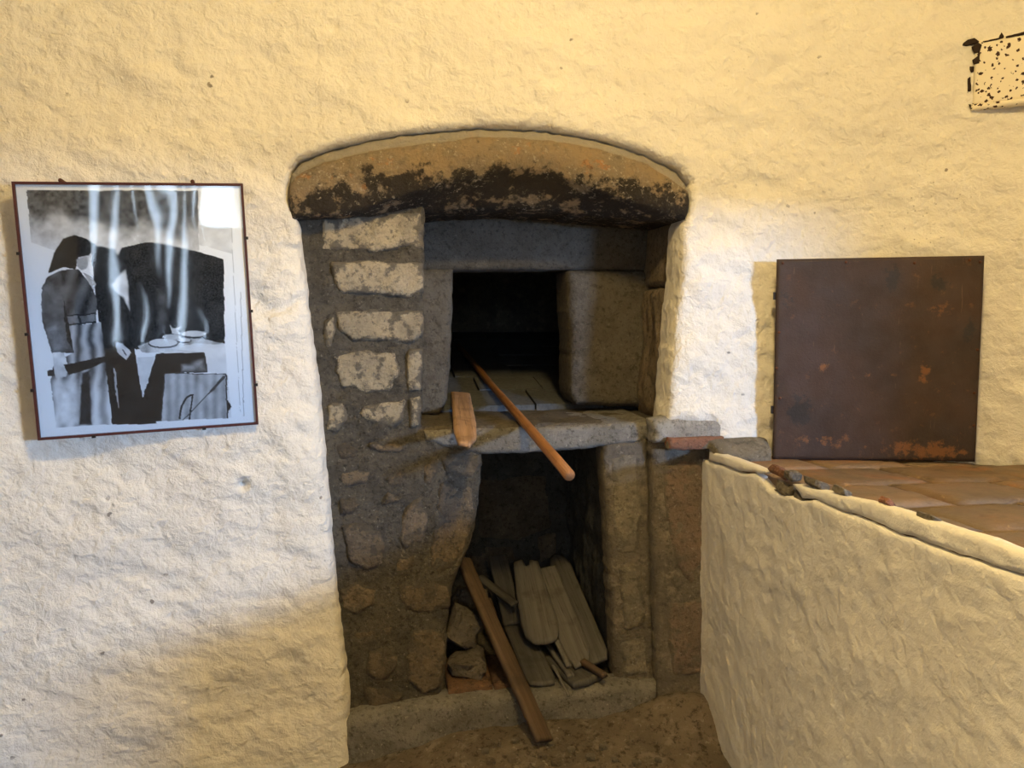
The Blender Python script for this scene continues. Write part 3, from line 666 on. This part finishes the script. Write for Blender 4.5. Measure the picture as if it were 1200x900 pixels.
# ------------------------------------------------------------------ rusty iron sheet leaning behind the counter
def pose(x, y, z, rx, ry, rz): return Matrix.Translation((x, y, z)) @ Matrix.Rotation(rad(rz), 4, 'Z') @ Matrix.Rotation(rad(ry), 4, 'Y') @ Matrix.Rotation(rad(rx), 4, 'X')
PW, PH = 0.6201, 0.6459
MP = pose(1.5087, -0.16, 1.2458, 1.21, -0.59, -15.67)
U = np.array(MP.to_3x3() @ Vector((1, 0, 0))); V_ = np.array(MP.to_3x3() @ Vector((0, 0, 1))); O = np.array(MP.translation)-U*PW/2-V_*PH/2
plate = empty('iron_sheet', tuple(np.array(MP.translation)-V_*PH/2), 'square rusty brown iron sheet standing on the tiled counter', 'metal sheet')
def blob(lst):
    def f(u, v, d, B):
        r = 0
        for a, b, sx, sy, k in lst: r = np.maximum(r, k*np.exp(-(((u/PW-a)/sx)**2+((v/PH-b)/sy)**2)))
        return r
    return f
relief('sheet', [np.array([(0, 0), (PW, 0), (PW, PH), (0, PH)])], framemap(O, U, V_), M_rust, plate, sp=0.012, depth=0.006, edge=0.002, amp=0.0015, nsc=0.2, seed=95, close=True,
       attrs={'rust': blob([(0.25, 0.47, .06, .03, .7), (0.5, 0.43, .09, .015, .7), (0.74, 0.45, .05, .10, .6), (0.78, 0.05, .25, .06, .9), (0.3, 0.09, .30, .05, .5), (0.8, .75, .1, .06, .4)]),
              'stain': blob([(0.57, 0.89, .05, .07, .9), (0.80, 0.88, .06, .06, .8), (0.94, 0.64, .04, .07, .8), (0.13, 0.24, .07, .09, 1.0), (0.06, .80, .05, .10, .55), (.03, .38, .03, .03, .6)])})
for a, b in [(.03, .98), (.34, .98), (.67, .97), (.93, .98), (.98, .97), (.02, .64), (.012, .46), (.03, .31), (.98, .34), (.985, .55), (.985, .18)]:
    p = O+U*a*PW+V_*b*PH-np.cross(V_, U)*0.0; nn = np.cross(U, V_)
    tube('rivet', [p-nn*0.001, p+nn*0.002, p+nn*0.003], [0.005, 0.0045, 0.002], M_nail, plate, 8)
for b in (.82, .25):
    p = O+V_*b*PH; nn = np.cross(U, V_); m3 = MP.copy(); m3.translation = Vector(p)
    boxes('hinge_lug', [(-0.007, 0.004, -0.012, 0.02, 0.016, 0.012)], M_clip, plate, m3)
for zz, dp in ((-PH/2+.03, 0.03), (PH/2-.07, 0.104)): boxes('back_batten', [(-PW/2+.12, 0.006, zz, PW/2-.12, dp, zz+.04)], M_rust, plate, MP)   # the upper one bears on the wall

# ------------------------------------------------------------------ framed photograph
FW, FH = 0.591, 0.7071
MF = pose(-0.7125, -0.1095, 1.4048, 2.31, -2.07, 9.29)
pic = empty('framed_photograph', tuple(MF @ Vector((0, 0, -FH/2))), 'black and white photograph of a woman at an oven in a thin dark frame', 'picture')
b_ = 0.007
boxes('frame', [(-FW/2, -0.006, FH/2-b_, FW/2, 0.012, FH/2), (-FW/2, -0.006, -FH/2, FW/2, 0.012, -FH/2+b_), (-FW/2, -0.006, -FH/2+b_, -FW/2+b_, 0.012, FH/2-b_), (FW/2-b_, -0.006, -FH/2+b_, FW/2, 0.012, FH/2-b_)], M_frame, pic, MF)
boxes('backing_board', [(-FW/2+b_, 0.006, -FH/2+b_, FW/2-b_, 0.011, FH/2-b_)], M_w_dark, pic, MF)
boxes('glass_pane', [(-FW/2+b_, -0.003, -FH/2+b_, FW/2-b_, -0.0015, FH/2-b_)], M_glass, pic, MF)
# the print: a fine mesh whose grey values are laid down shape by shape (a to-scale flat print)
NXp, NYp = 300, 360
uu, vv = np.meshgrid(np.linspace(0, 1, NXp), np.linspace(0, 1, NYp), indexing='ij'); uu = uu.ravel(); vv = vv.ravel()
src = np.array([(0, 0), (1, 0), (1, 1), (0, 1)], float); dst = np.array([(42, 35), (803, 43), (853, 835), (128, 885)], float)
A = []; B = []
for (x, y), (X, Y) in zip(src, dst):
    A += [[x, y, 1, 0, 0, 0, -X*x, -X*y], [0, 0, 0, x, y, 1, -Y*x, -Y*y]]; B += [X, Y]
H = np.linalg.solve(np.array(A), np.array(B))
den = H[6]*uu+H[7]*vv+1; ZP = np.c_[(H[0]*uu+H[1]*vv+H[2])/den, (H[3]*uu+H[4]*vv+H[5])/den]
G = np.full(len(ZP), 0.93)
Z3 = np.c_[ZP, np.zeros(len(ZP))]
n1, n2, n3 = fbm(Z3, 60, 4, 1), fbm(Z3, 14, 3, 2), fbm(Z3, 30, 4, 3)
jit = np.c_[n2, n3]*3.0
def paint(poly, g, tex=0.0, soft=0.0, k=1.0, wob=1.0):
    global G
    L = [np.array(poly, float)]; P = ZP+jit*wob; m = inside(P, L).astype(float)
    if soft:
        d, _ = nearest(P, L); m = np.where(m > 0, sstep(-0.2, 1, d/soft), 0)
    gv = g*(1+tex*n3*1.6) if np.isscalar(g) else g
    G = G*(1-m*k)+gv*m*k
def ell(cx, cy, rx, ry, n=24): return [(cx+rx*math.cos(2*math.pi*i/n), cy+ry*math.sin(2*math.pi*i/n)) for i in range(n)]
def line(a, b, wd): 
    a = np.array(a, float); b = np.array(b, float); d = b-a; q = np.array([-d[1], d[0]])/np.hypot(*d)*wd/2; return [a+q, b+q, b-q, a-q]
x_, y_ = ZP[:, 0], ZP[:, 1]
gtop = 0.10+0.60*sstep(120, 240, y_+60*n1-0.10*(x_-300))+0.10*n2
paint([(80, 55), (660, 57), (662, 300), (300, 300), (95, 230)], np.clip(gtop, 0.05, 0.75))
paint([(160, 120), (330, 150), (480, 190), (660, 240), (660, 300), (380, 260), (95, 215)], 0.62, 0.5, 30, 0.6)
paint([(662, 60), (765, 62), (775, 270), (662, 240)], 0.70, 0.15)
paint([(400, 250), (480, 230), (540, 236), (600, 250), (660, 262), (745, 288), (749, 575), (690, 570), (600, 560), (450, 592), (390, 560), (370, 300)], 0.022, 0.5)
paint([(515, 380), (560, 370), (560, 540), (515, 560)], 0.07, 0.6, 20)
paint([(296, 240), (380, 252), (396, 330), (415, 420), (438, 520), (445, 600), (475, 760), (520, 842), (368, 842), (345, 640), (310, 400)], 0.016, 0.4)
paint([(365, 372), (395, 335), (417, 318), (424, 360), (430, 468), (405, 420), (375, 395)], 0.72, 0.2, 8)
paint([(270, 330), (300, 345), (314, 372), (305, 392), (285, 360)], 0.6, 0.5)
paint([(222, 512), (330, 500), (345, 620), (372, 842), (180, 852), (160, 700), (170, 640), (235, 600)], np.clip(0.30+0.22*np.sin(x_/7.0+n1*2)+0.25*sstep(640, 760, y_), 0.03, 0.75))
paint([(165, 690), (255, 690), (262, 846), (178, 852)], 0.66, 0.25, 25)
paint([(262, 668), (296, 655), (302, 846), (252, 848)], 0.03, 0.4, 8)
paint([(345, 640), (365, 645), (392, 838), (368, 842)], 0.015)
paint([(372, 650), (380, 660), (392, 800), (384, 760)], 0.45)
paint([(130, 385), (150, 345), (200, 322), (255, 320), (300, 380), (318, 430), (314, 500), (225, 512), (238, 600), (165, 602), (130, 490)], np.clip(0.085+0.05*np.sin(x_/9+y_/25)+0.05*n3, 0.02, 0.3))
paint([(130, 385), (150, 350), (200, 335), (212, 440), (228, 540), (238, 600), (165, 602), (132, 490)], 0.115, 0.6, 8)
paint([(140, 520), (180, 505), (225, 590), (168, 600)], 0.22, 0.5, 14)
paint([(205, 420), (222, 500), (236, 592), (216, 560), (206, 480)], 0.018)
paint([(215, 478), (312, 470), (314, 498), (224, 510)], 0.16, 0.6)
paint(line((214, 478), (312, 471), 5), 0.02); paint(line((222, 508), (316, 498), 5), 0.02); paint(line((256, 474), (262, 505), 6), 0.03)
paint([(150, 334), (163, 296), (180, 250), (205, 218), (240, 204), (285, 220), (318, 242), (304, 262), (290, 276), (256, 282), (246, 322), (205, 312), (176, 326)], 0.014, 0.4)
paint([(246, 288), (284, 274), (291, 300), (284, 320), (262, 326), (250, 312)], 0.36, 0.35, 5)
paint([(168, 602), (204, 600), (221, 648), (212, 682), (176, 684), (170, 640)], 0.66, 0.3)
paint([(148, 662), (172, 656), (174, 678), (152, 682)], 0.03); paint([(205, 642), (340, 614), (362, 626), (300, 652), (222, 676)], 0.016)
paint([(378, 566), (404, 572), (434, 602), (414, 626), (400, 614), (386, 600)], 0.62, 0.3); paint(line((404, 590), (416, 612), 4), 0.08)
paint([(455, 580), (500, 562), (560, 552), (640, 548), (748, 572), (742, 602), (600, 602), (540, 604), (470, 600)], 0.5, 0.5)
paint([(560, 590), (640, 572), (748, 574), (745, 640), (690, 668), (680, 602)], 0.72, 0.1)
for e, g in ((ell(645, 541, 46, 14), .03), (ell(645, 539, 42, 10), .6), (ell(541, 571, 52, 17), .05), (ell(541, 569, 48, 14), .66), (ell(610, 561, 26, 10), .05), (ell(610, 560, 23, 7), .6), (ell(570, 549, 32, 9), .6)):
    paint(e, g, 0.15, 0, 1, 0.4)
paint([(562, 506), (572, 520), (602, 516), (592, 528), (600, 542), (570, 536)], 0.7, 0.2)
paint([(515, 606), (680, 602), (692, 668), (546, 672), (532, 832), (470, 838), (470, 756), (512, 622)], 0.014, 0.3)
paint([(600, 640), (680, 618), (692, 668), (600, 670)], 0.30, 0.6, 20)
paint([(450, 616), (512, 614), (470, 754)], 0.7, 0.15)
paint([(684, 592), (750, 580), (770, 820), (756, 822), (752, 674), (692, 668)], 0.74, 0.08)
paint([(546, 672), (752, 674), (756, 822), (532, 832)], np.clip(0.40+0.16*n3+0.08*np.sin(x_/5), 0.1, 0.7))
paint(line((546, 672), (532, 832), 4), 0.05); paint(line((546, 672), (752, 674), 3), 0.08); paint(line((753, 674), (757, 822), 5), 0.02); paint([(756, 758), (771, 784), (758, 800)], 0.015)
arc = [(600+46*(1-math.cos(t))-4, 826-82*math.sin(t)) for t in np.linspace(0, 1.5, 14)]
for a, b in zip(arc[:-1], arc[1:]): paint(line(a, b, 7), 0.015, wob=0.3)
paint(line((640, 742), (628, 828), 6), 0.015, wob=0.3); paint(line((606, 830), (752, 680), 3.5), 0.03, wob=0.3); paint(line((700, 733), (748, 682), 9), 0.04, wob=0.3)
paint(line((802, 400), (812, 815), 2.5), 0.4, wob=0.2); paint(line((766, 60), (800, 815), 2), 0.5, wob=0.3)
u_ = (uu-0.5)*(FW-2*b_); v_ = (0.5-vv)*(FH-2*b_)
V = np.array(MF.to_3x3()); Vp = np.c_[u_, np.full(len(u_), 0.004), v_]@V.T+np.array(MF.translation)
I, J = np.meshgrid(np.arange(NXp-1), np.arange(NYp-1), indexing='ij'); I = I.ravel(); J = J.ravel()
Fc = np.c_[I*NYp+J, I*NYp+J+1, (I+1)*NYp+J+1, (I+1)*NYp+J]
link('photo_print', Vp, Fc.tolist(), M_print, pic, attrs={'grey': np.clip(G*1.08, 0.01, 0.94)})
for a, b in [(-.5, .23), (-.5, -.08), (-.5, -.30), (.5, .28), (.5, -.02), (.5, -.33), (-.26, -.5), (.24, -.5)]:
    x0, z0 = a*FW, b*FH
    boxes('clip', [(x0-.005, -0.009, z0-.004, x0+.005, 0.0, z0+.004)], M_clip, pic, MF)
for a in (-.30, .27):
    p = MF @ Vector((a*FW, -0.004, FH/2+0.004)); q = MF @ Vector((a*FW, 0.092, FH/2+0.006))
    tube('hook', [p, p*.5+q*.5, q], [.006, .0035, .003], M_nail, pic, 8)

# ------------------------------------------------------------------ spotted cover plate let into the wall, upper right
def wall_hit(px, py):
    s = 1.2
    lo, hi = 0.3, 3.0
    d = ray(px, py)
    for k in range(60):
        s = (lo+hi)/2; x, y = np.interp(s, ss, tx), np.interp(s, ss, ty); t = (y-CAM[1])/d[1]
        if CAM[0]+d[0]*t > x: lo = s
        else: hi = s
    t = (np.interp(s, ss, ty)-CAM[1])/d[1]
    return s, (CAM+d*t)[2]
c0, c1 = wall_hit(1138, 126), wall_hit(1141, 50)
cover = empty('wall_cover_plate', tuple(wallmap(np.array([c0[0]+.15]), np.array([c0[1]]), np.array([0.0]))[0]), 'cream painted cover plate with brown mould spots let into the wall', 'cover plate')
sL, zb, zt = c0[0], c0[1], c1[1]
a = wallmap(np.array([sL]), np.array([zb]), np.array([0.012]))[0]; a2 = wallmap(np.array([sL+0.34]), np.array([zb+0.01]), np.array([0.012]))[0]
Uc = a2-a; Uc[2] = 0
cm = framemap(a, Uc, (0, 0, 1))
relief('plate', [np.array([(0, 0.004), (0.36, 0.004), (0.36, zt-zb), (0, zt-zb)])], cm, M_plaque, cover, sp=0.012, depth=0.03, edge=0.004, amp=0.002, rag=0.002, seed=97)
relief('bottom_lip', [np.array([(-0.002, -0.012), (0.36, -0.012), (0.36, 0.006), (-0.002, 0.006)])], lambda u, v, h: cm(u, v, h+0.008), M_plaque, cover, sp=0.01, depth=0.03, edge=0.005, amp=0.001, rag=0.002, seed=98)
nC = np.cross(Uc, (0, 0, 1.0)); uC = Uc/np.linalg.norm(Uc)
def on_plate(px, py):
    d = ray(px, py); P = CAM+d*(((a-CAM)@nC)/(d@nC)); return (P-a)@uC, P[2]-a[2]
for i, L in enumerate(([(1126, 53), (1134, 47), (1142, 45), (1148, 49), (1140, 52), (1132, 54)], [(1138, 55), (1146, 50), (1151, 52), (1148, 61), (1141, 62)], [(1139, 70), (1148, 64), (1147, 74), (1140, 75)], [(1136, 78), (1141, 78), (1141, 84), (1137, 85)],
                       [(1134, 92), (1137, 90), (1138, 106), (1134, 109)], [(1135, 122), (1145, 122), (1147, 126), (1137, 127)], [(1152, 49), (1175, 43), (1176, 45), (1153, 50)], [(1169, 44), (1174, 38), (1177, 41), (1172, 45)], [(1178, 43), (1215, 33), (1216, 36), (1179, 45)])):
    relief('dark_gap', [np.array([on_plate(*p) for p in L])[::-1]], lambda u, v, h: cm(u, v, h+0.004), M_gapdark, cover, sp=0.005, depth=0.02, edge=0.002, amp=0.001, rag=0.003, seed=99+i)

# ------------------------------------------------------------------ timber in the oven and the wood niche
def board(name, p0, p1, wd, th, mat, label, cat='board', nrm=(0, -0.5, 1), outline=None, group=None, seed=1, amp=0.002, rag=0.0015, w1=None, sp=0.01, edge=0.004):
    p0, p1 = np.array(p0, float), np.array(p1, float); U_ = p1-p0; Ln = np.linalg.norm(U_); U_ /= Ln
    N_ = np.array(nrm, float); N_ -= U_*(N_@U_); N_ /= np.linalg.norm(N_); W_ = np.cross(N_, U_)
    w1 = w1 or wd
    ol = np.array(outline)*np.array([Ln, wd]) if outline is not None else np.array([(0, -wd/2), (Ln, -w1/2), (Ln, w1/2), (0, wd/2)])
    o = relief(name, [ol], framemap(p0, U_, W_), mat, None, sp=sp, depth=th, edge=edge, amp=amp, nsc=0.12, rag=rag, seed=seed, close=True)
    return tag(o, label, cat, group)
# long pole running out of the oven mouth
def on_oven_floor(px, py, up):
    lo, hi = 0.3, 2.4
    for _ in range(50):
        y = (lo+hi)/2; p = atY(px, py, y)
        if p[2] > float(fz(y))+up: lo = y
        else: hi = y
    return atY(px, py, lo)
def over_sill(a, b, yb, zb):
    """pixel of the line a-b that crosses the sill edge (height zb at depth yb)"""
    lo, hi = 0.0, 1.0
    for _ in range(50):
        k = (lo+hi)/2; p = atY(a[0]+(b[0]-a[0])*k, a[1]+(b[1]-a[1])*k, yb)
        if p[2] < zb: lo = k
        else: hi = k
    return p
def along(S_, B_, px, py):
    d = S_-B_; n_ = np.cross(ray(px, py), Up); t = ((CAM-B_)@n_)/(d@n_); return B_+d*t
pB = on_oven_floor(537, 405, 0.011)
pS = over_sill((667, 557), (537, 405), 0.105, ZS-0.004+0.0145); pA = along(pS, pB, 667, 557)
n = 14; pts = [pA+(pB-pA)*k/n+np.array([0.0015*math.sin(k*0.7), 0, 0.0]) for k in range(n+1)]
pl = tube('wooden_pole', pts, [0.0155]+[0.0165-0.004*k/n for k in range(1, n+1)], M_w_pole, None, 12, 0.002, 3)
tag(pl, 'long round brown pole sticking out of the oven mouth', 'pole')
k1_ = on_oven_floor(540, 459, 0.018); kS = over_sill((548, 519), (540, 459), 0.105, ZS-0.002+0.0160); k0_ = along(kS, k1_, 548, 519)
board('split_plank', k0_, k1_, 0.075, 0.016, M_w_tan, 'short split plank lying on the oven sill beside the pole', nrm=(0.1, 0, 1), seed=3,
      outline=[(0, -.10), (.12, -.42), (.35, -.50), (1, -.50), (1, .5), (.5, .5), (.2, .48), (.02, .35)])
# wood niche
G_ = 'timber in the wood niche'
Q = atY
# each piece: name, lower end and upper end in the photograph with their depths, width, thickness, material, facing, outline, label, category
PILE = [
 ('low_plank', (690, 795), (640, 757), 0.045, 0.381, 0.12, 0.024, M_w_dusty, (0, -0.3, 1), [(0, .48), (-.01, 0), (.04, -.5), (1, -.5), (1, .5), (.02, .5)], 'low wide plank at the bottom of the wood heap', 'board', 12),
 ('flat_board', (636, 799), (588, 690), 0.068, 0.725, 0.105, 0.016, M_w_dusty, (0.1, -0.5, 0.85), [(0, -.42), (.05, -.5), (1, -.5), (1, .5), (.06, .5), (0, .40), (-.015, 0)], 'flat board with rounded end under the paddle beside the long board', 'board', 9),
 ('dark_plank', (602, 730), (583, 650), 0.422, 0.721, 0.075, 0.018, M_w_dusty, (0, -0.9, 0.4), None, 'dark plank standing at the back behind the paddle', 'board', 11),
 ('rounded_board', (701, 774), (650, 648), 0.131, 0.71, 0.088, 0.018, M_w_dusty, (-0.30, -0.6, 0.7), [(0, .42), (.0, -.35), (.06, -.5), (.85, -.5), (.97, -.3), (1, 0), (.97, .3), (.85, .5), (.06, .5)], 'dusty dark board with rounded top against the niche side wall', 'board', 8),
 ('rounded_board', (683, 779), (638, 664), 0.117, 0.615, 0.095, 0.018, M_w_grey, (-0.15, -0.6, 0.7), [(0, .30), (.03, -.25), (.14, -.5), (1, -.5), (1, .5), (.16, .5)], 'grey board with curved end just right of the paddle', 'board', 7),
 ('stick', (607, 804), (572, 700), 0.062, 0.489, 0.022, 0.0154, M_w_dark, (0, -0.6, 0.8), None, 'narrow lath close along the long board', 'stick', 24),
 ('stick', (667, 779), (652, 748), 0.107, 0.247, 0.020, 0.014, M_w_grey, (0, -0.6, 0.8), None, 'short stick between the paddle and the curved board', 'stick', 21),
 ('stick', (669, 790), (640, 750), 0.072, 0.358, 0.024, 0.0168, M_w_grey, (0, -0.6, 0.8), None, 'pale square stick below the rounded end of the paddle', 'stick', 20),
 ('stick', (708, 789), (682, 772), 0.024, 0.132, 0.020, 0.020, M_w_dark, (0, -0.6, 0.8), None, 'short stick pointing at the right foot of the niche', 'stick', 22),
 ('stick', (667, 815), (648, 778), 0.02, 0.143, 0.010, 0.007, M_w_grey, (0, -0.6, 0.8), None, 'thin splinter hanging over the curb', 'stick', 23),
 ('long_board', (641, 866), (544, 652), -0.11, 0.416, 0.070, 0.022, M_w_dark, (0.75, -0.75, 0.5), None, 'long dark board leaning out of the niche over the curb', 'board', 5),
 ('thin_batten', (603, 706), (561, 674), 0.419, 0.67, 0.034, 0.014, M_w_dusty, (0.2, -0.8, 0.5), None, 'short thin batten lying across behind the long board', 'batten', 10),
 ('bread_peel_head', (637, 752), (616, 655), 0.217, 0.652, 0.135, 0.022, M_w_grey, (-0.1, -0.75, 0.65), [(0.0, -.12), (.03, -.36), (.10, -.47), (.25, -.52), (.6, -.44), (.97, -.36), (1.0, -.12), (.93, -.06), (.92, .04), (1.02, .10), (.99, .38), (.6, .46), (.25, .5), (.10, .44), (.02, .25)], 'thick grey rounded paddle board with split top on the wood heap', 'paddle', 6)]
ROCKS = [((0.232, 0.20, 0.173), (0.062, 0.08, 0.034), 0.1, 'flat pale stone under the angular rock', 11), ((0.235, 0.30, 0.270), (0.062, 0.080, 0.055), 0.5, 'angular grey rock leaning behind the long board', 10),
         ((0.25, 0.53, 0.230), (0.07, 0.08, 0.10), 0.3, 'dark rock in the back left of the niche', 12)]
def pile_board(row, ya, yb):
    nm, a, b, _, _, wd, th, mt, nr, ol, lab, cat, sd = row
    return board(nm, Q(*a, ya), Q(*b, yb), wd, th, mt, lab, cat, nrm=nr, outline=ol, group=G_, seed=sd, amp=0.006 if cat == 'paddle' else 0.002, edge=0.008 if cat == 'paddle' else 0.003 if cat == 'stick' else 0.004)
def pile_rock(row):
    p, rr, rot, lab, sd = row
    return tag(rock('rock', p, rr, M_cobble, None, seed=sd, rot=rot, amp=0.55, n=6), lab, 'rock', 'rocks in the wood niche')
for row in PILE: pile_board(row, row[3], row[4])
for row in ROCKS: pile_rock(row)
# loose crumbs on the floor by the curb
spots = []
while len(spots) < 16:
    p = on_floor(rng.uniform(560, 830), rng.uniform(868, 896))
    if all(np.hypot(*(p-q)[:2]) > 0.04 for q in spots): spots.append(p)
for i, p in enumerate(spots):
    r = rng.uniform(0.006, 0.014); c = p+np.array([0, 0, r*0.45])
    o = rock('pebble', c, (r*1.3, r, r*0.8), M_pier if i % 3 else M_soil, None, seed=60+i, n=5)
    tag(o, 'small loose pebble on the earth floor by the curb', 'pebble', 'pebbles on the earth floor')
